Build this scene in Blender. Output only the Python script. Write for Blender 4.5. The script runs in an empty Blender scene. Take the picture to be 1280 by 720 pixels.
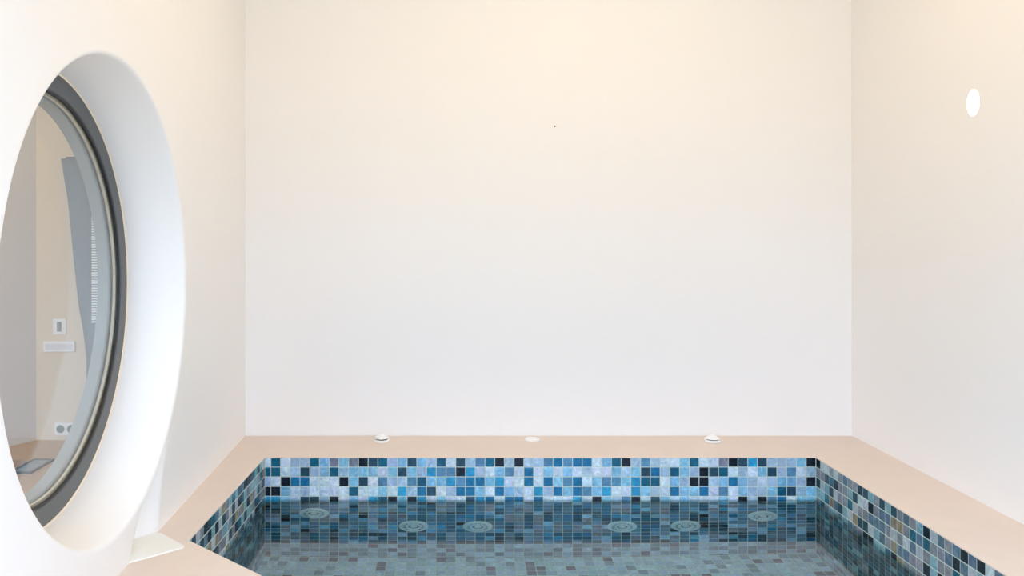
import bpy, bmesh, math, random
from mathutils import Vector, noise
from mathutils.geometry import tessellate_polygon

# ------------------------------------------------------------------ frame, camera, sky, sun, exposure
F = 1077.0                       # focal length in pixels of a 1280 px wide frame
VX, VY = 568.0, 288.0            # vanishing point of the room
ZC = 1.338                       # eye height
sc = bpy.context.scene
C = sc.collection

cam_d = bpy.data.cameras.new('camera')
cam_d.sensor_width = 36.0
cam_d.lens = F / 1280 * 36
cam_d.shift_x = (640 - VX) / 1280
cam_d.shift_y = -(360 - VY) / 1280
cam_d.clip_start = 0.02
cam = bpy.data.objects.new('camera', cam_d)
cam.location = (0, 0, ZC)
cam.rotation_euler = (math.pi / 2, 0, 0)
C.objects.link(cam)
sc.camera = cam

SKY_STRENGTH = 3.72
SUN_STRENGTH = 4.0
world = bpy.data.worlds.new('sky'); sc.world = world
world.use_nodes = True
wn, wl_ = world.node_tree.nodes, world.node_tree.links
bg = wn['Background']
wtc = wn.new('ShaderNodeTexCoord')
wsep = wn.new('ShaderNodeSeparateXYZ')
wr = wn.new('ShaderNodeValToRGB')
wl_.new(wtc.outputs['Generated'], wsep.inputs[0])
wl_.new(wsep.outputs['Z'], wr.inputs[0])
wr.color_ramp.elements[0].position = 0.0
wr.color_ramp.elements[0].color = (0.20, 0.165, 0.13, 1)
wr.color_ramp.elements[1].position = 0.22
wr.color_ramp.elements[1].color = (0.71, 0.99, 1.40, 1)
wl_.new(wr.outputs[0], bg.inputs['Color'])
bg.inputs['Strength'].default_value = SKY_STRENGTH

sun_d = bpy.data.lights.new('sun', 'SUN')
sun_d.energy = SUN_STRENGTH
sun_d.angle = math.radians(0.6)
sun_d.color = (1.0, 0.80, 0.55)
sun = bpy.data.objects.new('sun', sun_d)
sun.rotation_euler = (math.radians(-38), 0, 0)     # shines towards -Y, down on the terrace behind the camera
sun.location = (0, 8, 8)
C.objects.link(sun)

# warm fill lights added under the ceilings, out of frame, no real fittings
FILLS = [(0.45, 2.3, 12.9), (-2.3, 3.2, 10.0)]      # the pool room's and the side room's
for lx, ly, le in FILLS:
    ld = bpy.data.lights.new('warm_fill', 'AREA')
    ld.shape = 'RECTANGLE'; ld.size = 1.6; ld.size_y = 1.2
    ld.energy = le; ld.color = (1.0, 0.73, 0.43)
    lo = bpy.data.objects.new('warm_fill', ld)
    lo.location = (lx, ly, 2.68)
    C.objects.link(lo)

sc.view_settings.view_transform = 'Standard'
sc.view_settings.look = 'None'
sc.view_settings.gamma = 1
sc.view_settings.use_curve_mapping = False
sc.view_settings.exposure = 0.01
sc.cycles.use_denoising = True
sc.cycles.max_bounces = 14
sc.cycles.diffuse_bounces = 7
sc.cycles.glossy_bounces = 6
sc.cycles.transmission_bounces = 10
sc.cycles.transparent_max_bounces = 12
sc.cycles.caustics_reflective = True
sc.cycles.caustics_refractive = True
sc.cycles.sample_clamp_indirect = 6.0

# ------------------------------------------------------------------ helpers
def lin(c):
    c = c / 255.0
    return c / 12.92 if c <= 0.04045 else ((c + 0.055) / 1.055) ** 2.4

def srgb(r, g, b):
    return (lin(r), lin(g), lin(b), 1.0)

def material(name, col, rough=0.5, metal=0.0, bump=0.0, bscale=40.0, mottle=0.0, mscale=3.0, spec=0.5, coat=0.0):
    m = bpy.data.materials.new(name); m.use_nodes = True
    n, l = m.node_tree.nodes, m.node_tree.links
    p = n['Principled BSDF']
    p.inputs['Base Color'].default_value = col
    p.inputs['Roughness'].default_value = rough
    p.inputs['Metallic'].default_value = metal
    p.inputs['Specular IOR Level'].default_value = spec
    p.inputs['Coat Weight'].default_value = coat
    tc = n.new('ShaderNodeTexCoord')
    if mottle:
        t = n.new('ShaderNodeTexNoise'); t.inputs['Scale'].default_value = mscale
        t.inputs['Detail'].default_value = 5
        l.new(tc.outputs['Object'], t.inputs['Vector'])
        mx = n.new('ShaderNodeMix'); mx.data_type = 'RGBA'
        mx.inputs['A'].default_value = tuple(min(1, c * (1 + mottle)) for c in col[:3]) + (1,)
        mx.inputs['B'].default_value = tuple(c * (1 - mottle) for c in col[:3]) + (1,)
        l.new(t.outputs['Fac'], mx.inputs['Factor'])
        l.new(mx.outputs['Result'], p.inputs['Base Color'])
    if bump:
        t2 = n.new('ShaderNodeTexNoise'); t2.inputs['Scale'].default_value = bscale
        t2.inputs['Detail'].default_value = 4
        l.new(tc.outputs['Object'], t2.inputs['Vector'])
        b = n.new('ShaderNodeBump'); b.inputs['Strength'].default_value = bump
        b.inputs['Distance'].default_value = 0.01
        l.new(t2.outputs['Fac'], b.inputs['Height'])
        l.new(b.outputs[0], p.inputs['Normal'])
    return m

def link_mesh(name, verts, faces, mats, parent=None, smooth=False, angle=None, midx=None):
    me = bpy.data.meshes.new(name)
    me.from_pydata([tuple(v) for v in verts], [], faces)
    if not isinstance(mats, (list, tuple)): mats = [mats]
    for m in mats: me.materials.append(m)
    if midx:
        for p, i in zip(me.polygons, midx): p.material_index = i
    bm = bmesh.new(); bm.from_mesh(me)
    if angle is not None:
        for f in bm.faces: f.smooth = True
        for e in bm.edges:
            if len(e.link_faces) == 2 and e.calc_face_angle(0) > angle: e.smooth = False
    elif smooth:
        for f in bm.faces: f.smooth = True
    bm.to_mesh(me); bm.free()
    o = bpy.data.objects.new(name, me); C.objects.link(o)
    if parent: o.parent = parent
    return o

def recalc(o):
    bm = bmesh.new(); bm.from_mesh(o.data)
    bmesh.ops.recalc_face_normals(bm, faces=bm.faces[:]); bm.to_mesh(o.data); bm.free()
    return o

def box_vf(x0, x1, y0, y1, z0, z1, base=0):
    v = [(x, y, z) for z in (z0, z1) for y in (y0, y1) for x in (x0, x1)]
    f = [(0, 2, 3, 1), (4, 5, 7, 6), (0, 1, 5, 4), (2, 6, 7, 3), (0, 4, 6, 2), (1, 3, 7, 5)]
    return v, [tuple(base + i for i in q) for q in f]

def boxes(name, lst, mat, parent=None, bevel=0.0):
    V, Fc = [], []
    for b in lst:
        v, f = box_vf(*b, base=len(V)); V += v; Fc += f
    o = link_mesh(name, V, Fc, mat, parent)
    if bevel:
        md = o.modifiers.new('bevel', 'BEVEL'); md.width = bevel; md.segments = 3
    return o

def lathe(name, prof, mat, parent=None, axis='z', center=(0, 0, 0), seg=48, closed=False, fn=None, angle=0.6):
    """prof: list of (r, h). fn maps (r, theta, h) to a point; default turns round the given axis."""
    V, Fc = [], []
    n = len(prof)
    for k in range(seg):
        a = 2 * math.pi * k / seg
        for r, h in prof:
            if fn: V.append(fn(r, a, h))
            elif axis == 'z': V.append((center[0] + r * math.cos(a), center[1] + r * math.sin(a), center[2] + h))
            elif axis == '-y': V.append((center[0] + r * math.cos(a), center[1] - h, center[2] + r * math.sin(a)))
            elif axis == '-x': V.append((center[0] - h, center[1] + r * math.cos(a), center[2] + r * math.sin(a)))
    rng = range(n if closed else n - 1)
    for k in range(seg):
        for i in rng:
            j = (i + 1) % n
            k2 = (k + 1) % seg
            Fc.append((k * n + i, k * n + j, k2 * n + j, k2 * n + i))
    o = link_mesh(name, V, Fc, mat, parent, angle=angle)
    bm = bmesh.new(); bm.from_mesh(o.data)
    bmesh.ops.remove_doubles(bm, verts=bm.verts[:], dist=1e-6)
    bmesh.ops.recalc_face_normals(bm, faces=bm.faces[:])
    bm.to_mesh(o.data); bm.free()
    return o

def empty(name, loc=(0, 0, 0)):
    o = bpy.data.objects.new(name, None); o.empty_display_size = 0.05
    o.location = loc; C.objects.link(o); return o

def tag(o, label=None, cat=None, group=None, kind=None):
    if label: o['label'] = label
    if cat: o['category'] = cat
    if group: o['group'] = group
    if kind: o['kind'] = kind
    return o

def struct(o, label=None):
    o['kind'] = 'structure'
    if label: o['label'] = label
    return o

# ------------------------------------------------------------------ materials
M_wall = material('plaster_wall', srgb(245, 243, 241), 0.75, bump=0.10, bscale=9, mottle=0.012, mscale=2.0, spec=0.25)
M_ceil = material('plaster_ceiling', srgb(246, 236, 216), 0.85)
M_coping = material('sand_plaster_coping', srgb(226, 210, 197), 0.6, bump=0.12, bscale=25, mottle=0.05, mscale=7, spec=0.3)
M_floor = material('deck_stone', srgb(214, 196, 172), 0.7, mottle=0.05)
M_terrace = material('terrace_stone', srgb(226, 212, 190), 0.8, mottle=0.04)
M_grout = material('tile_grout', srgb(212, 222, 210), 0.8, spec=0.2)
M_slab = material('white_resin', srgb(238, 236, 228), 0.45, bump=0.05, bscale=120)
M_plastic = material('white_plastic', srgb(244, 244, 242), 0.3)
M_dark = material('dark_gap', srgb(40, 42, 46), 0.6)
M_jet = material('jet_plastic', srgb(236, 240, 236), 0.25)
M_jet2 = material('jet_shadow_plastic', srgb(120, 132, 130), 0.35)  # grey carries the shade inside the jets' recess and groove
M_frame = material('grey_coated_metal', srgb(90, 93, 95), 0.42, metal=0.0, spec=0.5)
M_gasket = material('black_rubber', srgb(20, 21, 24), 0.45)
M_spacer = material('beige_spacer', srgb(196, 184, 160), 0.5)
M_inframe = material('inner_frame_grey', srgb(150, 152, 150), 0.5)
M_sealant = material('cream_sealant', srgb(236, 222, 200), 0.6)
M_room = material('side_room_plaster', srgb(230, 216, 196), 0.8)
M_roomcool = material('side_room_cool_lit_plaster', srgb(226, 226, 230), 0.8)  # bluish light on the angled wall is put into this plaster colour
M_wood = material('tan_floorboard', srgb(190, 160, 130), 0.5, mottle=0.08, mscale=6)
M_curtain = material('grey_curtain_cloth', srgb(128, 138, 144), 0.85, bump=0.1, bscale=200)
M_blind = material('white_slat', srgb(226, 232, 234), 0.5)
M_nail = material('dark_steel', srgb(70, 58, 48), 0.4, metal=0.5)

def tile_material():
    m = bpy.data.materials.new('glass_mosaic'); m.use_nodes = True
    n, l = m.node_tree.nodes, m.node_tree.links
    p = n['Principled BSDF']
    at = n.new('ShaderNodeAttribute'); at.attribute_name = 'tile'
    an = n.new('ShaderNodeAttribute'); an.attribute_name = 'seed'
    tc = n.new('ShaderNodeTexCoord')
    ad = n.new('ShaderNodeVectorMath'); ad.operation = 'MULTIPLY_ADD'
    ad.inputs[1].default_value = (37, 53, 71)
    l.new(an.outputs['Color'], ad.inputs[0]); l.new(tc.outputs['Object'], ad.inputs[2])
    t = n.new('ShaderNodeTexNoise'); t.inputs['Scale'].default_value = 34
    t.inputs['Detail'].default_value = 4; t.inputs['Distortion'].default_value = 1.6
    l.new(ad.outputs[0], t.inputs['Vector'])
    # marbling inside the glass: some streaks paler, some deeper
    r1 = n.new('ShaderNodeMapRange'); r1.inputs['From Min'].default_value = 0.52; r1.inputs['From Max'].default_value = 0.72
    r2 = n.new('ShaderNodeMapRange'); r2.inputs['From Min'].default_value = 0.47; r2.inputs['From Max'].default_value = 0.28
    l.new(t.outputs['Fac'], r1.inputs['Value']); l.new(t.outputs['Fac'], r2.inputs['Value'])
    m1 = n.new('ShaderNodeMath'); m1.operation = 'MULTIPLY'; m1.inputs[1].default_value = 0.55
    m2 = n.new('ShaderNodeMath'); m2.operation = 'MULTIPLY'; m2.inputs[1].default_value = 0.55
    l.new(r1.outputs[0], m1.inputs[0]); l.new(r2.outputs[0], m2.inputs[0])
    a = n.new('ShaderNodeMix'); a.data_type = 'RGBA'
    l.new(at.outputs['Color'], a.inputs['A'])
    sc1 = n.new('ShaderNodeVectorMath'); sc1.operation = 'MULTIPLY_ADD'
    l.new(at.outputs['Color'], sc1.inputs[0]); sc1.inputs[1].default_value = (1.9, 1.7, 1.5); sc1.inputs[2].default_value = (0.012, 0.02, 0.025)
    l.new(sc1.outputs[0], a.inputs['B']); l.new(m1.outputs[0], a.inputs['Factor'])
    dk = n.new('ShaderNodeMix'); dk.data_type = 'RGBA'; dk.blend_type = 'MULTIPLY'; dk.inputs['Factor'].default_value = 1
    l.new(at.outputs['Color'], dk.inputs['A']); dk.inputs['B'].default_value = (0.35, 0.5, 0.6, 1)
    b = n.new('ShaderNodeMix'); b.data_type = 'RGBA'
    l.new(a.outputs['Result'], b.inputs['A']); l.new(dk.outputs['Result'], b.inputs['B'])
    l.new(m2.outputs[0], b.inputs['Factor'])
    l.new(b.outputs['Result'], p.inputs['Base Color'])
    p.inputs['Roughness'].default_value = 0.22
    p.inputs['Specular IOR Level'].default_value = 0.45
    return m
M_tile = tile_material()

def glass_material():
    m = bpy.data.materials.new('window_glass'); m.use_nodes = True
    n, l = m.node_tree.nodes, m.node_tree.links
    n.remove(n['Principled BSDF'])
    out = n['Material Output']
    tr = n.new('ShaderNodeBsdfTransparent'); tr.inputs[0].default_value = (0.93, 0.95, 0.95, 1)
    gl = n.new('ShaderNodeBsdfGlossy'); gl.inputs['Roughness'].default_value = 0.01
    fr = n.new('ShaderNodeFresnel')
    ge = n.new('ShaderNodeNewGeometry')
    mr = n.new('ShaderNodeMapRange'); mr.inputs['To Min'].default_value = 1.5; mr.inputs['To Max'].default_value = 1 / 1.5
    l.new(ge.outputs['Backfacing'], mr.inputs['Value']); l.new(mr.outputs[0], fr.inputs['IOR'])   # same reflectance at either face
    mx = n.new('ShaderNodeMixShader')
    l.new(fr.outputs[0], mx.inputs[0]); l.new(tr.outputs[0], mx.inputs[1]); l.new(gl.outputs[0], mx.inputs[2])
    l.new(mx.outputs[0], out.inputs['Surface'])
    return m
M_glass = glass_material()

def water_material():
    m = bpy.data.materials.new('pool_water'); m.use_nodes = True
    n, l = m.node_tree.nodes, m.node_tree.links
    p = n['Principled BSDF']
    p.inputs['Base Color'].default_value = (0.62, 0.92, 0.94, 1)
    p.inputs['Roughness'].default_value = 0.0
    p.inputs['IOR'].default_value = 1.333
    p.inputs['Transmission Weight'].default_value = 1.0
    tc = n.new('ShaderNodeTexCoord')
    t = n.new('ShaderNodeTexNoise'); t.inputs['Scale'].default_value = 3.0; t.inputs['Detail'].default_value = 1
    l.new(tc.outputs['Object'], t.inputs['Vector'])
    b = n.new('ShaderNodeBump'); b.inputs['Strength'].default_value = 0.002; b.inputs['Distance'].default_value = 0.01
    l.new(t.outputs['Fac'], b.inputs['Height']); l.new(b.outputs[0], p.inputs['Normal'])
    return m
M_water = water_material()

def emission_material(name, col, s):
    m = bpy.data.materials.new(name); m.use_nodes = True
    p = m.node_tree.nodes['Principled BSDF']
    p.inputs['Base Color'].default_value = col
    p.inputs['Emission Color'].default_value = col
    p.inputs['Emission Strength'].default_value = s
    return m

# ------------------------------------------------------------------ room dimensions
CZ = 0.5                     # top of the coping
P = 0.036                    # mosaic pitch
YT, YB = 3.186, 3.518        # tiled back face, back wall
XR = 1.622                   # right wall
WZ = ZC - 0.996                # water level
FZ = WZ - 0.573              # pool floor
CEIL = 2.72
YO = -1.3                    # the room is open to the terrace behind the camera
K = 0.0259
NL = math.hypot(1, K)
def wl(y, d, z):
    """a point on the left wall at depth y, sunk d behind its face"""
    x = -0.854 + K * (YB - y)
    return (x - d / NL, y - d * K / NL, z)

# back, right, floor, ceiling
BW = boxes('wall_back', [(-1.095, XR + 0.3, YB, YB + 0.25, 0.0, CEIL)], M_wall)
struct(BW, 'pale cream back wall behind the pool')
RW = boxes('wall_right', [(XR, XR + 0.25, YO, YB, 0.0, CEIL)], M_wall)
struct(RW, 'smooth plaster wall on the right with a small round light')
YC = 0.7
CE = boxes('ceiling', [(-1.12, XR + 0.25, YC, YB + 0.25, CEIL, CEIL + 0.2)], M_ceil); struct(CE)
struct(boxes('wall_sky_blocker', [(-0.95, XR, YC, YC + 0.22, 2.12, CEIL)], M_wall), 'unseen beam added over the open side to shade the upper back wall')  # added out of view to keep sky light off the upper wall
FL = boxes('floor', [(-0.9, XR, YO, 0.7, -0.1, 0.0)], M_floor); struct(FL)
TR = boxes('floor_terrace', [(-9, 9, -14, YO, -0.12, -0.02)], M_terrace); struct(TR, 'sunlit stone terrace outside the open side')

# left wall: porthole with a rounded lip, hollow beside the deck cover
WC_Y, WC_Z, WR = 2.09, ZC - 0.160, 0.56
LIP = 0.012
REV = 0.17
WT = 0.245
def interp(pts, t):
    if t <= pts[0][0]: return pts[0][1]
    for (a, va), (b, vb) in zip(pts, pts[1:]):
        if t <= b:
            return va + (vb - va) * (t - a) / (b - a)
    return pts[-1][1]
def hollow(y, z):
    h = z - CZ
    if h > 0.30: return 0.0
    h = max(h, 0)
    yn = interp([(0, 2.170), (0.06, 2.215), (0.14, 2.29), (0.25, 2.46)], h)
    yf = interp([(0, 2.392), (0.14, 2.43), (0.25, 2.50)], h)
    dm = interp([(0, 0.072), (0.08, 0.060), (0.16, 0.030), (0.25, 0.0)], h)
    if y <= yn or y >= yf: return 0.0
    pk = yn + (yf - yn) * 0.52
    t = (y - yn) / (pk - yn) if y < pk else (yf - y) / (yf - pk)
    t = max(0, min(1, t))
    return dm * (0.75 * t + 0.25 * t * t * (3 - 2 * t))

NTH = 384
V, Fc = [], []
Y0, Y1, Z0, Z1 = YO, YB, 0.0, CEIL
prof = [('c', 0.0, WT), ('c', 0.0, REV), ('c', 0.006, REV * 0.6), ('c', 0.0135, LIP * 1.5)]
for i in range(7):
    a = (i / 6) * math.pi / 2
    prof.append(('c', 0.015 + LIP * (1 - math.cos(a)), LIP * (1 - math.sin(a))))
nt = 70
def rect_hit(th):
    cy, cz = math.cos(th), math.sin(th)
    t = 1e9
    if cy > 1e-9: t = min(t, (Y1 - WC_Y) / cy)
    if cy < -1e-9: t = min(t, (Y0 - WC_Y) / cy)
    if cz > 1e-9: t = min(t, (Z1 - WC_Z) / cz)
    if cz < -1e-9: t = min(t, (Z0 - WC_Z) / cz)
    return t
# rays through the rectangle's corners so the outline is exact
angs = [2 * math.pi * k / NTH for k in range(NTH)]
for cy, cz in ((Y0, Z0), (Y1, Z0), (Y0, Z1), (Y1, Z1)):
    a = math.atan2(cz - WC_Z, cy - WC_Y) % (2 * math.pi)
    k = min(range(NTH), key=lambda i: abs(angs[i] - a)); angs[k] = a
rows = len(prof) + nt
for th in angs:
    for _, dr, d in prof:
        r = WR + dr
        V.append(wl(WC_Y + r * math.cos(th), d, WC_Z + r * math.sin(th)))
    R1 = rect_hit(th); r0 = WR + LIP + 0.015
    for j in range(1, nt + 1):
        t = (j / nt) ** 1.35
        r = r0 + (R1 - r0) * t
        y, z = WC_Y + r * math.cos(th), WC_Z + r * math.sin(th)
        V.append(wl(y, hollow(y, z), z))
for k in range(NTH):
    k2 = (k + 1) % NTH
    for i in range(rows - 1):
        Fc.append((k * rows + i, k * rows + i + 1, k2 * rows + i + 1, k2 * rows + i))
# back of the wall, towards the side room, and its edges
bb = len(V)
for th in angs:
    R1 = rect_hit(th)
    V.append(wl(WC_Y + R1 * math.cos(th), WT, WC_Z + R1 * math.sin(th)))
for k in range(NTH):
    k2 = (k + 1) % NTH
    Fc.append((k * rows + rows - 1, bb + k, bb + k2, k2 * rows + rows - 1))
    Fc.append((k * rows, k2 * rows, bb + k2, bb + k))
LW = recalc(link_mesh('wall_left', V, Fc, M_wall, angle=0.7))
struct(LW, 'white plaster wall on the left with a round porthole')

# ------------------------------------------------------------------ porthole window
WIN = empty('window_1', wl(WC_Y, REV, WC_Z)); struct(WIN, 'large round porthole window with a grey frame and a deep plaster reveal')
def wfn(r, a, h):
    p = wl(WC_Y + r * math.cos(a), h, WC_Z + r * math.sin(a))
    return (p[0] - WIN.location.x, p[1] - WIN.location.y, p[2] - WIN.location.z)
g = WR - 0.001
lathe('window_frame', [(g, REV + .002), (g - .052, REV + .002), (g - .055, REV + .005), (g - .055, REV + .028), (g, REV + .028)], M_frame, WIN, seg=160, closed=True, fn=wfn)
lathe('gasket', [(g - .0552, REV + .004), (g - .060, REV + .005), (g - .0615, REV + .007), (g - .0615, REV + .0095), (g - .0552, REV + .0098)], M_gasket, WIN, seg=160, closed=True, fn=wfn)
lathe('spacer', [(g - .0556, REV + .0145), (g - .067, REV + .0145), (g - .067, REV + .0220), (g - .0556, REV + .0220)], M_spacer, WIN, seg=160, closed=True, fn=wfn)
lathe('inner_frame', [(g, REV + .0305), (g - .066, REV + .0305), (g - .070, REV + .034), (g - .070, REV + .066), (g, REV + .066)], M_inframe, WIN, seg=160, closed=True, fn=wfn)
lathe('sealant', [(g - .0005, REV - .0015), (g - .006, REV + .0018), (g - .0005, REV + .0018)], M_sealant, WIN, seg=160, closed=True, fn=wfn)
lathe('glass_pane', [(0.0, REV + .010), (g - .0555, REV + .010), (g - .0555, REV + .0142), (0.0, REV + .0142)], M_glass, WIN, seg=160, fn=wfn)

# ------------------------------------------------------------------ side room seen through the porthole
SY = 5.5
boxes('wall_side_room_far', [(-2.67, -1.0, SY, SY + .1, 0, 2.8)], M_room)
struct(bpy.data.objects['wall_side_room_far'], 'beige wall of the room beyond the porthole')
o = link_mesh('wall_side_room_left', [(-2.67, SY, 0), (-3.5, 3.9, 0), (-3.5, 3.9, 2.8), (-2.67, SY, 2.8),
                                      (-2.75, SY + .1, 0), (-3.6, 3.95, 0), (-3.6, 3.95, 2.8), (-2.75, SY + .1, 2.8)],
              [(0, 1, 2, 3), (7, 6, 5, 4), (0, 4, 5, 1), (3, 2, 6, 7), (1, 5, 6, 2), (0, 3, 7, 4)], M_roomcool)
recalc(o); struct(o, 'pale cool-lit wall of the room beyond the porthole')
struct(boxes('floor_side_room', [(-4.2, -1.12, -1.0, SY, -0.1, 0.0)], M_wood), 'tan floor of the room beyond the porthole')
struct(boxes('ceiling_side_room', [(-4.2, -1.12, -1.0, SY + .1, 2.8, 2.9)], M_ceil))
struct(boxes('wall_side_room_near', [(-1.095, -0.9, YB + .25, SY, 0, 2.8)], M_room))

# curtain: one folded cloth, its free edge swept towards the window
V, Fc = [], []
nz, nx = 30, 60
def curtain_left(z):
    py = VY + (ZC - z) * F / 5.3
    px = interp([(198, 76), (252, 85), (325, 92), (380, 98), (407, 103), (446, 108), (504, 108), (600, 108)], py)
    return (px - VX) * 5.3 / F
ztop = ZC + 90 * 5.3 / F
for side in (0, 1):
    for i in range(nz + 1):
        z = ztop - (ztop - 0.002) * i / nz
        xl = curtain_left(z)
        for j in range(nx + 1):
            u = j / nx
            x = xl + (-1.64 - xl) * u
            V.append((x, 5.3 + 0.006 * math.sin(u * 38) * (0.3 + i / nz) + 0.006 * side, z))
st = (nz + 1) * (nx + 1)
for i in range(nz):
    for j in range(nx):
        a = i * (nx + 1) + j
        Fc.append((a, a + nx + 1, a + nx + 2, a + 1))
        Fc.append((st + a, st + a + 1, st + a + nx + 2, st + a + nx + 1))
for i in range(nz):
    for j in (0, nx):
        a = i * (nx + 1) + j
        Fc.append((a, st + a, st + a + nx + 1, a + nx + 1))
for j in range(nx):
    for i in (0, nz):
        a = i * (nx + 1) + j
        Fc.append((a, a + 1, st + a + 1, st + a))
cu = empty('curtain', (0, 0, 0))
tag(cu, 'grey curtain hanging in the room beyond the porthole glass', 'curtain')
recalc(link_mesh('cloth', V, Fc, M_curtain, cu, smooth=True))
lathe('rail', [(0.0, 0), (.006, 0), (.006, .79), (0.0, .79)], M_frame, cu, axis='-x', center=(-1.60, 5.303, ztop + .004), seg=16)

bl = empty('blind', (-1.9, 5.18, ZC + .11))
tag(bl, 'pale slatted blind beside the grey curtain beyond the porthole glass', 'window blind')
sl = []
z = -0.02
while z > -0.66:
    sl.append((-0.28, 0.22, -0.004, 0.008, z - 0.009, z)); z -= 0.0155
boxes('slats', sl, M_blind, bl)
boxes('head_rail', [(-0.285, 0.225, -0.012, 0.018, -0.018, 0.014)], M_frame, bl)
boxes('hanger', [(x_, x_ + .006, 0, .006, .012, 2.8 - (ZC + .11)) for x_ in (.02, .18)], M_frame, bl)
boxes('cord', [(-0.238, -0.236, -0.007, -0.005, -0.66, 0.0), (0.05, 0.052, -0.007, -0.005, -0.66, 0.0)], M_plastic, bl)

def on_far(px, py, Y=SY):
    return ((px - VX) * Y / F, Y, ZC - (py - VY) * Y / F)
x, _, z = on_far(75, 408)
sw = empty('light_switch', (x, SY, z)); tag(sw, 'small square white switch on the wall beyond the porthole', 'light switch')
boxes('plate', [(-.042, .042, -.009, 0, -.05, .05)], M_plastic, sw, .003)
boxes('rocker', [(-.014, .014, -.016, -.009, -.032, .03)], M_inframe, sw, .003)
x, _, z = on_far(75, 433)
ct = empty('wall_control', (x, SY, z)); tag(ct, 'wide flat white control panel below the switch beyond the porthole', 'control panel')
boxes('casing', [(-.10, .10, -.016, 0, -.034, .034)], M_plastic, ct, .004)
boxes('display', [(-.085, .085, -.0175, -.016, -.018, .018)], M_roomcool, ct)
x, _, z = on_far(83, 536)
sk = empty('wall_socket', (x, SY, z)); tag(sk, 'double white power socket low on the wall beyond the porthole', 'socket')
boxes('plate', [(-.072, .072, -.009, 0, -.038, .038)], M_plastic, sk, .003)
for dx in (-.034, .034):
    lathe('outlet', [(0, .0095), (.020, .0095), (.022, .012), (.025, .012), (.026, .009)], M_jet2, sk, axis='-y', center=(dx, 0, 0), seg=24)
gr = empty('floor_grille', (-2.385, 4.87, 0.0)); tag(gr, 'grey slotted floor grille in the room beyond the porthole', 'grille')
boxes('rim', [(-.06, .06, -.14, -.125, 0, .012), (-.06, .06, .125, .14, 0, .012), (-.06, -.048, -.125, .125, 0, .012), (.048, .06, -.125, .125, 0, .012)], M_frame, gr)
boxes('slats', [(-.048, .048, -.115 + i * .024, -.105 + i * .024, 0, .01) for i in range(10)], M_inframe, gr)

# ------------------------------------------------------------------ pool
POLY = [(-0.701, YT), (-0.7186, 2.333), (0.58, 1.10), (1.346, 1.10), (1.337, YT)]   # counter-clockwise seen from above
def offset(poly, d):
    out = []
    n = len(poly)
    for i in range(n):
        p0, p1, p2 = Vector(poly[i - 1]), Vector(poly[i]), Vector(poly[(i + 1) % n])
        e1, e2 = (p1 - p0).normalized(), (p2 - p1).normalized()
        n1, n2 = Vector((e1.y, -e1.x)), Vector((e2.y, -e2.x))
        b = (n1 + n2); b = b / (1 + n1.dot(n2))
        out.append(tuple(p1 + b * d))
    return out
def ccw_area(p): return sum(a[0] * b[1] - b[0] * a[1] for a, b in zip(p, p[1:] + p[:1])) / 2
assert ccw_area(POLY) > 0

POOL = empty('plunge_pool', (0, 0, 0))
tag(POOL, 'plunge pool lined with blue and white glass mosaic under a sand plaster ledge', 'pool')

# coping
YF = 0.70
outer = [wl(YF, 0.12, 0)[:2], (XR, YF), (XR, YB), wl(YB, 0.12, 0)[:2]]
RB = 0.0035
hole = offset(POLY, RB)
tess = tessellate_polygon([[Vector((x, y, 0)) for x, y in outer], [Vector((x, y, 0)) for x, y in reversed(hole)]])
V = [(x, y, CZ) for x, y in outer] + [(x, y, CZ) for x, y in reversed(hole)]
Fc = [tuple(t) for t in tess]
no, nh = len(outer), len(hole)
prev = list(range(no, no + nh))
for i in range(1, 9):
    if i <= 6:
        a = i / 6 * math.pi / 2
        off, zz = RB * (1 - math.sin(a)), CZ - RB * (1 - math.cos(a))
    elif i == 7: off, zz = 0.0, CZ - 0.004
    else: off, zz = 0.03, CZ - 0.004
    ring = [(x, y, zz) for x, y in reversed(offset(POLY, off))]
    b = len(V); V += ring
    cur = list(range(b, b + nh))
    for k in range(nh):
        Fc.append((prev[k], prev[(k + 1) % nh], cur[(k + 1) % nh], cur[k]))
    prev = cur
b = len(V); V += [(x, y, CZ - 0.06) for x, y in outer]
for k in range(no): Fc.append((k, b + k, b + (k + 1) % no, (k + 1) % no))
cop = link_mesh('coping', V, Fc, M_coping, POOL, angle=0.5)
recalc(cop)
# face of the bench towards the deck
boxes('front_panel', [(-0.92, XR, YF + .005, YF + .06, 0.0, CZ - 0.06)], M_coping, POOL)

PAL = {  # the glass colours of the mosaic, the side set with shade mixed in
    'W': (212, 228, 242), 'V': (174, 200, 224), 'S': (140, 196, 226), 'C': (52, 160, 204), 'B': (28, 116, 162),
    'T': (22, 98, 128), 'D': (44, 78, 98), 'N': (14, 26, 44), 'G': (128, 132, 148), 'M': (92, 142, 178),
    'l': (184, 196, 200), 'k': (138, 142, 150), 's': (138, 178, 186), 'm': (98, 124, 142), 't': (44, 104, 122), 'n': (18, 32, 44), 'e': (150, 138, 116), 'd': (52, 78, 90),  # side set: the glass greyed and dimmed as side light would
    'f': (194, 216, 230), 'g': (172, 200, 216), 'h': (132, 158, 178), 'i': (116, 112, 134),
}
BACK = [
 'WTWVVTSGSGNDTVSDSVTWDVMTNVNVVMBMBBWSTNVMVWWSTWWGNDCDVVVSN',
 'TTWVDVSTVSSSWSDSVCMMNCVWSMWBWSWSWVWWSVSDBVTSVNDTWVWSDVMWV',
 'VWNBBWWWNSDWMVVMTSSCMBBSCWWBWBSMBWSMMSCTTWSVNNVSBSVWVSSVN',
 'NNSVVWWWWTWWSWCVBDWVBBSWBSVWCVBSBMSCWWCSVWBSSBWMWSVVSTDVS',
 'CCSVDDVNWSWCTNSNCWSWWDCBWBBWBWWWCWNSVMNWDSVSVWWSWNVNMBWSS']
BACK = [r[:57].ljust(57, 'W') for r in BACK]
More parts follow.
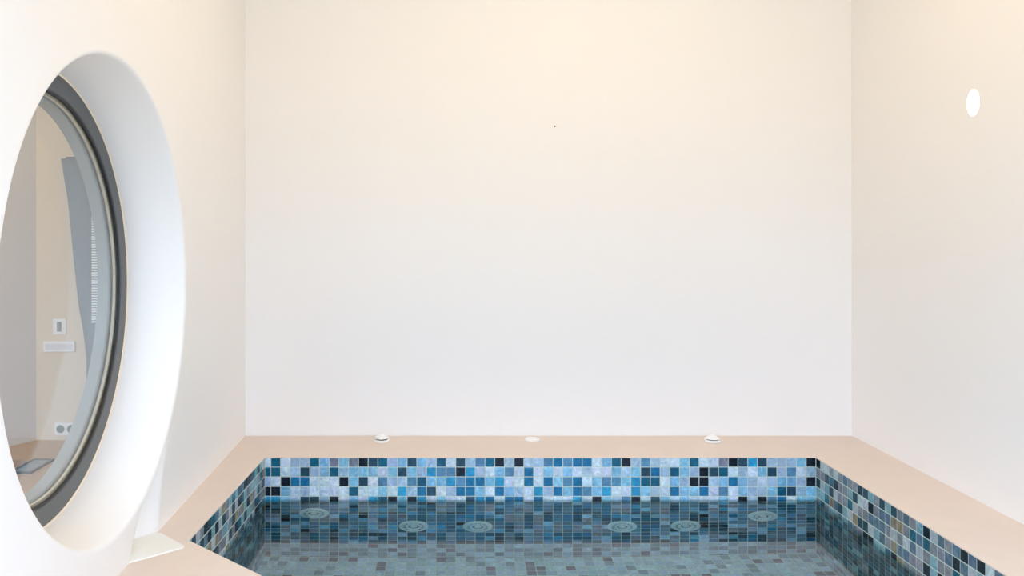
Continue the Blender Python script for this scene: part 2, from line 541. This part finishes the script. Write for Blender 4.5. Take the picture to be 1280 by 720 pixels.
RIGHT = [
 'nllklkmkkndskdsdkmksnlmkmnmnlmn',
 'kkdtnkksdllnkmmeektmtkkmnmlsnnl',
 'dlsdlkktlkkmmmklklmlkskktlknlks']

rnd = random.Random(7)
def rnd_tile(kind):
    if kind == 'back': return rnd.choice('WWVVSSCBMTTDDNNG')
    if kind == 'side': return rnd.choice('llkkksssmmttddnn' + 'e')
    return rnd.choice('ffffffgggghhi')

def tile_field(name, origin, du, dv, nrm, nu, nv, u0, v0, code, label=None, clip=None, skip=None):
    """cushion shaped tiles over a grout slab. u runs along du from origin, v along dv; code(i,j) gives the glass"""
    O, U, Vv, Nn = Vector(origin), Vector(du), Vector(dv), Vector(nrm)
    V, Fc, cols, seeds, mi = [], [], [], [], []
    gap = 0.0027; rise = 0.0012; bev = 0.0012
    LU, LV = clip
    # grout slab: sits 1.6 mm behind the tile faces
    ex = 0.018
    b = [O - U * ex + Vv * 0.0 - Nn * rise, O + U * (LU + ex) - Nn * rise, O + U * (LU + ex) + Vv * (LV + ex) - Nn * rise, O - U * ex + Vv * (LV + ex) - Nn * rise]
    V += [tuple(p) for p in b] + [tuple(p - Nn * 0.02) for p in b]
    for q in ((0, 1, 2, 3), (7, 6, 5, 4), (0, 4, 5, 1), (1, 5, 6, 2), (2, 6, 7, 3), (3, 7, 4, 0)):
        Fc.append(q); cols.append((1, 1, 1, 1)); seeds.append((0, 0, 0, 1)); mi.append(0)
    for j in range(nv):
        for i in range(nu):
            a0, a1 = u0 + i * P + gap / 2, u0 + (i + 1) * P - gap / 2
            b0, b1 = v0 + j * P + gap / 2, v0 + (j + 1) * P - gap / 2
            a0, a1, b0, b1 = max(a0, 0.0008), min(a1, LU - 0.0008), max(b0, 0.0), min(b1, LV - 0.0005)
            if a1 - a0 < 0.004 or b1 - b0 < 0.003: continue
            if skip and skip((a0 + a1) / 2, (b0 + b1) / 2): continue
            c = PAL[code(i, j)]
            f = rnd.uniform(0.90, 1.10)
            col = tuple(min(1, lin(x) * f * rnd.uniform(0.95, 1.05)) for x in c) + (1,)
            sd = (rnd.random(), rnd.random(), rnd.random(), 1)
            k = len(V)
            for (u, v, h) in ((a0, b0, -rise), (a1, b0, -rise), (a1, b1, -rise), (a0, b1, -rise),
                              (a0 + bev, b0 + bev, 0), (a1 - bev, b0 + bev, 0), (a1 - bev, b1 - bev, 0), (a0 + bev, b1 - bev, 0)):
                V.append(tuple(O + U * u + Vv * v + Nn * h))
            for q in ((4, 5, 6, 7), (0, 1, 5, 4), (1, 2, 6, 5), (2, 3, 7, 6), (3, 0, 4, 7)):
                Fc.append(tuple(k + z for z in q)); cols.append(col); seeds.append(sd); mi.append(1)
    me = bpy.data.meshes.new(name)
    me.from_pydata(V, [], Fc)
    me.materials.append(M_grout); me.materials.append(M_tile)
    me.attributes.new('tile', 'FLOAT_COLOR', 'FACE')
    me.attributes.new('seed', 'FLOAT_COLOR', 'FACE')
    me.attributes['tile'].data.foreach_set('color', [c for q in cols for c in q])
    me.attributes['seed'].data.foreach_set('color', [c for q in seeds for c in q])
    me.polygons.foreach_set('material_index', mi)
    o = bpy.data.objects.new(name, me); C.objects.link(o); o.parent = POOL
    if label: o['label'] = label
    return recalc(o)

DEPTH = CZ - 0.0 - FZ
TOP = CZ - 0.004
ROWV0 = 0.0
NV = int(DEPTH / P) + 1
def back_code(i, j):
    if j < 5: return BACK[j][56 - i]
    if j >= 17: return rnd.choice('gghhmffghi')  # paler lowest rows paint the white wall's reflection in the water
    return rnd.choice('VSMCBMTTTDDDNNBDDTtdnd')  # darker mix under water, its shade put into the tile choice
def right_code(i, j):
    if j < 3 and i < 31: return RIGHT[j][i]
    return rnd_tile('side') if j < 5 else (rnd.choice('kssmtttdddnnddmt') if j < 17 else rnd.choice('gghhmffghi'))  # below the water: painted shade, then painted reflection in the lowest rows
side = lambda i, j: rnd_tile('side') if j < 5 else (rnd.choice('kssmtttdddnnddmt') if j < 17 else rnd.choice('gghhmffghi'))  # submerged tiles picked dark for shade, lowest rows pale for reflection
# rows start right under the coping
vs = CZ - TOP
tile_field('back_mosaic', (1.337, YT, CZ - 0.0043), (-1, 0, 0), (0, 0, -1), (0, -1, 0), 57, NV, 0.0, -vs + 0.001, back_code, 'bright blue, turquoise and lavender mosaic face', clip=(2.038, DEPTH - vs))
def edge_field(name, A, B, code, label):
    A, B = Vector((A[0], A[1], 0)), Vector((B[0], B[1], 0))
    L = (B - A).length; e = (B - A) / L
    # the pool lies on the left of a counter-clockwise edge
    inn = Vector((-e.y, e.x, 0))
    mid = Vector((0.4, 2.3, 0))
    if (mid - A).dot(inn) < 0: inn = -inn
    tile_field(name, (A.x, A.y, CZ - 0.0043), e, (0, 0, -1), inn, int(L / P) + 1, NV, 0.0, -vs + 0.001, code, label, clip=(L, DEPTH - vs))
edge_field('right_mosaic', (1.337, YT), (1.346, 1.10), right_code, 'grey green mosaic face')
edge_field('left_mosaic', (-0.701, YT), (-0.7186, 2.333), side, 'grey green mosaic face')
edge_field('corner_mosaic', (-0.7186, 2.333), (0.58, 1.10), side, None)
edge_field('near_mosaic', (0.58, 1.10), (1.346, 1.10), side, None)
def outside(u, v):
    x, y = 1.346 - u, YT - v
    if x < -0.7186 - 0.01: return True
    # beyond the slanted side
    t = (0.58 + 0.7186, 1.10 - 2.333)
    return (x + 0.7186) * t[1] - (y - 2.333) * t[0] > 0.05
tile_field('floor_mosaic', (1.346, YT, FZ), (-1, 0, 0), (0, -1, 0), (0, 0, 1), 58, 59, 0.009, 0.0, lambda i, j: rnd_tile('floor'),
           'paler grey green mosaic floor', clip=(2.066, 2.087), skip=outside)

# water: a closed body filling the pool
wp = offset(POLY, 0.006)
V = [(x, y, WZ) for x, y in wp] + [(x, y, FZ - 0.006) for x, y in wp]
n = len(wp)
Fc = [tuple(range(n)), tuple(range(2 * n - 1, n - 1, -1))] + [(i, n + i, n + (i + 1) % n, (i + 1) % n) for i in range(n)]
wt = recalc(link_mesh('water', V, Fc, M_water))
tag(wt, 'still clear water filling the mosaic lined pool', 'water')

# ------------------------------------------------------------------ jets on the tiled back face
def make_jet(proto=None):
    t = empty('pool_jet')
    lathe('flange', [(.0200, .004), (.0215, .0075), (.027, .0120), (.0285, .0120), (.0300, .0050), (.038, .0045), (.0395, .0090), (.0415, .0090), (.0430, .0045), (.0510, .0045), (.0550, .0025), (.0555, -.0005)], M_jet, t, axis='-y', seg=48)
    lathe('ring', [(.0225, .0076), (.0235, .0105), (.0262, .0105), (.0275, .0080)], M_jet, t, axis='-y', seg=48)
    lathe('recess', [(.0225, .0042), (.0200, -.0002), (0.0, -.0002)], M_jet2, t, axis='-y', seg=32)
    lathe('groove_shade', [(.0302, .0052), (.0393, .0052)], M_jet2, t, axis='-y', seg=48)  # flat dark ring painting the shade between the raised rings
    lathe('nozzle', [(.0125, .0000), (.0125, .0050), (.0105, .0072), (.0075, .0072), (.0060, .0045), (.0060, .0010), (0.0, .0010)], M_jet, t, axis='-y', seg=32)
    b_ = []
    for k in range(12):
        a = k * math.pi / 6
        b_.append(a)
    V, Fc = [], []
    for a in b_:
        c, s = math.cos(a), math.sin(a)
        bb = len(V)
        for r, w, h in ((.0295, .0016, .0040), (.040, .0016, .0040), (.0295, .0016, .0085), (.040, .0016, .0075)):
            for sg in (-1, 1):
                V.append((r * c - sg * w * s, -h, r * s + sg * w * c))
        for q in ((0, 1, 3, 2), (4, 6, 7, 5), (0, 4, 5, 1), (2, 3, 7, 6), (0, 2, 6, 4), (1, 5, 7, 3)):
            Fc.append(tuple(bb + z_ for z_ in q))
    recalc(link_mesh('grip_ribs', V, Fc, M_jet, t))
    return t
def copy_tree(o, parent=None):
    c = o.copy(); C.objects.link(c)
    if parent: c.parent = parent
    for ch in [x for x in bpy.data.objects if x.parent == o]:
        copy_tree(ch, c)
    return c
def drop(py):
    d = F / (py - VY)
    t = d
    s = math.sin(math.atan(t)) / 1.333
    return (YT - d) / math.tan(math.asin(s))
JL = ['round white pool jet furthest left under water, set higher than its neighbours',
      'white pool jet under water, second from the left',
      'white pool jet under water, third from the left, left of the wide gap',
      'white pool jet under water just right of the wide gap',
      'white pool jet under water, second from the right',
      'round white pool jet furthest right under water, near the corner']
jet = make_jet()
for i, (px, py) in enumerate([(392.5, 643), (517, 659), (597, 659.5), (777.5, 660), (857, 659.5), (953.5, 647.5)]):
    j = jet if i == 0 else copy_tree(jet)
    j.location = ((px - VX) * YT / F, YT - .0005, WZ - drop(py))
    tag(j, JL[i], 'pool jet', 'round jets in the tiled back face')

# ------------------------------------------------------------------ fittings on the coping
def make_knob():
    t = empty('air_control_knob')
    lathe('base_ring', [(0, 0.0), (.029, 0.0), (.0315, .002), (.0315, .0055), (.029, .0085), (.022, .009), (0, .009)], M_plastic, t, seg=40)
    lathe('collar', [(.0235, .0088), (.0235, .0145), (0, .0145)], M_dark, t, seg=32)
    lathe('cap', [(0, .0135), (.0265, .0135), (.0280, .0146), (.0262, .0165), (.0185, .0225), (.0130, .0275), (.008, .0292), (0, .0297)], M_plastic, t, seg=40)
    return t
def coping_pt(px, py):
    Y = (ZC - CZ) * F / (py - VY)
    return ((px - VX) * Y / F, Y, CZ)
kn = make_knob()
kn.location = coping_pt(477.3, 551.2)
kn.rotation_euler = (0.10, 0, 0)
kn.location.z += 0.001
tag(kn, 'white conical air control knob on the back ledge, left one with the wider dark gap', 'knob', 'air control knobs on the back ledge')
k2 = copy_tree(kn); k2.location = coping_pt(890.5, 552.0); k2.rotation_euler = (0, 0, 0)
for ch in [x for x in bpy.data.objects if x.parent == k2]:
    if ch.name.startswith('cap'): ch.location.z = -0.0018
tag(k2, 'white conical air control knob on the back ledge, right one with the thin gap', 'knob', 'air control knobs on the back ledge')
dc = empty('round_cover', coping_pt(665.3, 549.6)); tag(dc, 'flat round white cover on the back ledge between the two knobs', 'cover')
lathe('rim', [(.0215, .0), (.0215, .0045), (.0235, .006), (.028, .0055), (.0305, .003), (.031, 0.0)], M_plastic, dc, seg=40)
lathe('disc', [(0, .0032), (.010, .0036), (.0205, .0030), (.0213, .0005)], M_plastic, dc, seg=40)

# flat cover beside the porthole wall, its back corner tucked into the hollow
cs = [coping_pt(233.5, 685), coping_pt(203, 666.8)]
c0 = Vector((-0.708, 2.276)); e1 = Vector((-0.702, 0.712)); e2 = Vector((-0.712, -0.702))
W1, W2 = 0.155, 0.185
def rounded(c0, e1, e2, w1, w2, r):
    pts = []
    for (cx, cy, a0) in ((r, r, math.pi), (w1 - r, r, 1.5 * math.pi), (w1 - r, w2 - r, 0), (r, w2 - r, .5 * math.pi)):
        for k in range(7):
            a = a0 + k / 6 * math.pi / 2
            pts.append(c0 + e1 * (cx + r * math.cos(a)) + e2 * (cy + r * math.sin(a)))
    return pts
lev = [(0.0, 0.0), (0.0, 0.002), (0.001, 0.0034), (0.003, 0.004)]
V, Fc = [], []
for ins, h in lev:
    pts = rounded(c0 + e1 * ins + e2 * ins, e1, e2, W1 - 2 * ins, W2 - 2 * ins, 0.014 - ins)
    V += [(p.x, p.y, CZ + h) for p in pts]
m_ = len(pts)
for i in range(len(lev) - 1):
    for k in range(m_):
        Fc.append((i * m_ + k, i * m_ + (k + 1) % m_, (i + 1) * m_ + (k + 1) % m_, (i + 1) * m_ + k))
Fc.append(tuple(range(m_))[::-1]); Fc.append(tuple(range((len(lev) - 1) * m_, len(lev) * m_)))
sk = recalc(link_mesh('skimmer_cover', V, Fc, M_slab, angle=0.6))
tag(sk, 'flat off-white cover plate on the ledge, tucked under the porthole wall', 'cover')

# ------------------------------------------------------------------ wall light and nail
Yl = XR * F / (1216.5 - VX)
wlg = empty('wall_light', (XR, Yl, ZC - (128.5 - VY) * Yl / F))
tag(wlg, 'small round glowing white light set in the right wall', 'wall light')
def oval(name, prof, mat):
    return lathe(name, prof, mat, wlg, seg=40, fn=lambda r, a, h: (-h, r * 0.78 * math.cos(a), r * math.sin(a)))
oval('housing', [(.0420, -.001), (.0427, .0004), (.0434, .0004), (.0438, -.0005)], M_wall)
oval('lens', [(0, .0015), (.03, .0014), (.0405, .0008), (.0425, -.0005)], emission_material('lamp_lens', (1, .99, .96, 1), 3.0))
xx = (693.5 - VX) * YB / F
na = lathe('nail', [(0, .004), (.0028, .0035), (.0032, .002), (.0014, .0015), (.0014, -.004), (0, -.004)], M_nail, axis='-y',
           center=(0, 0, 0), seg=16)
na.location = (xx, YB, ZC - (158 - VY) * YB / F)
tag(na, 'tiny dark nail in the cream back wall', 'nail')
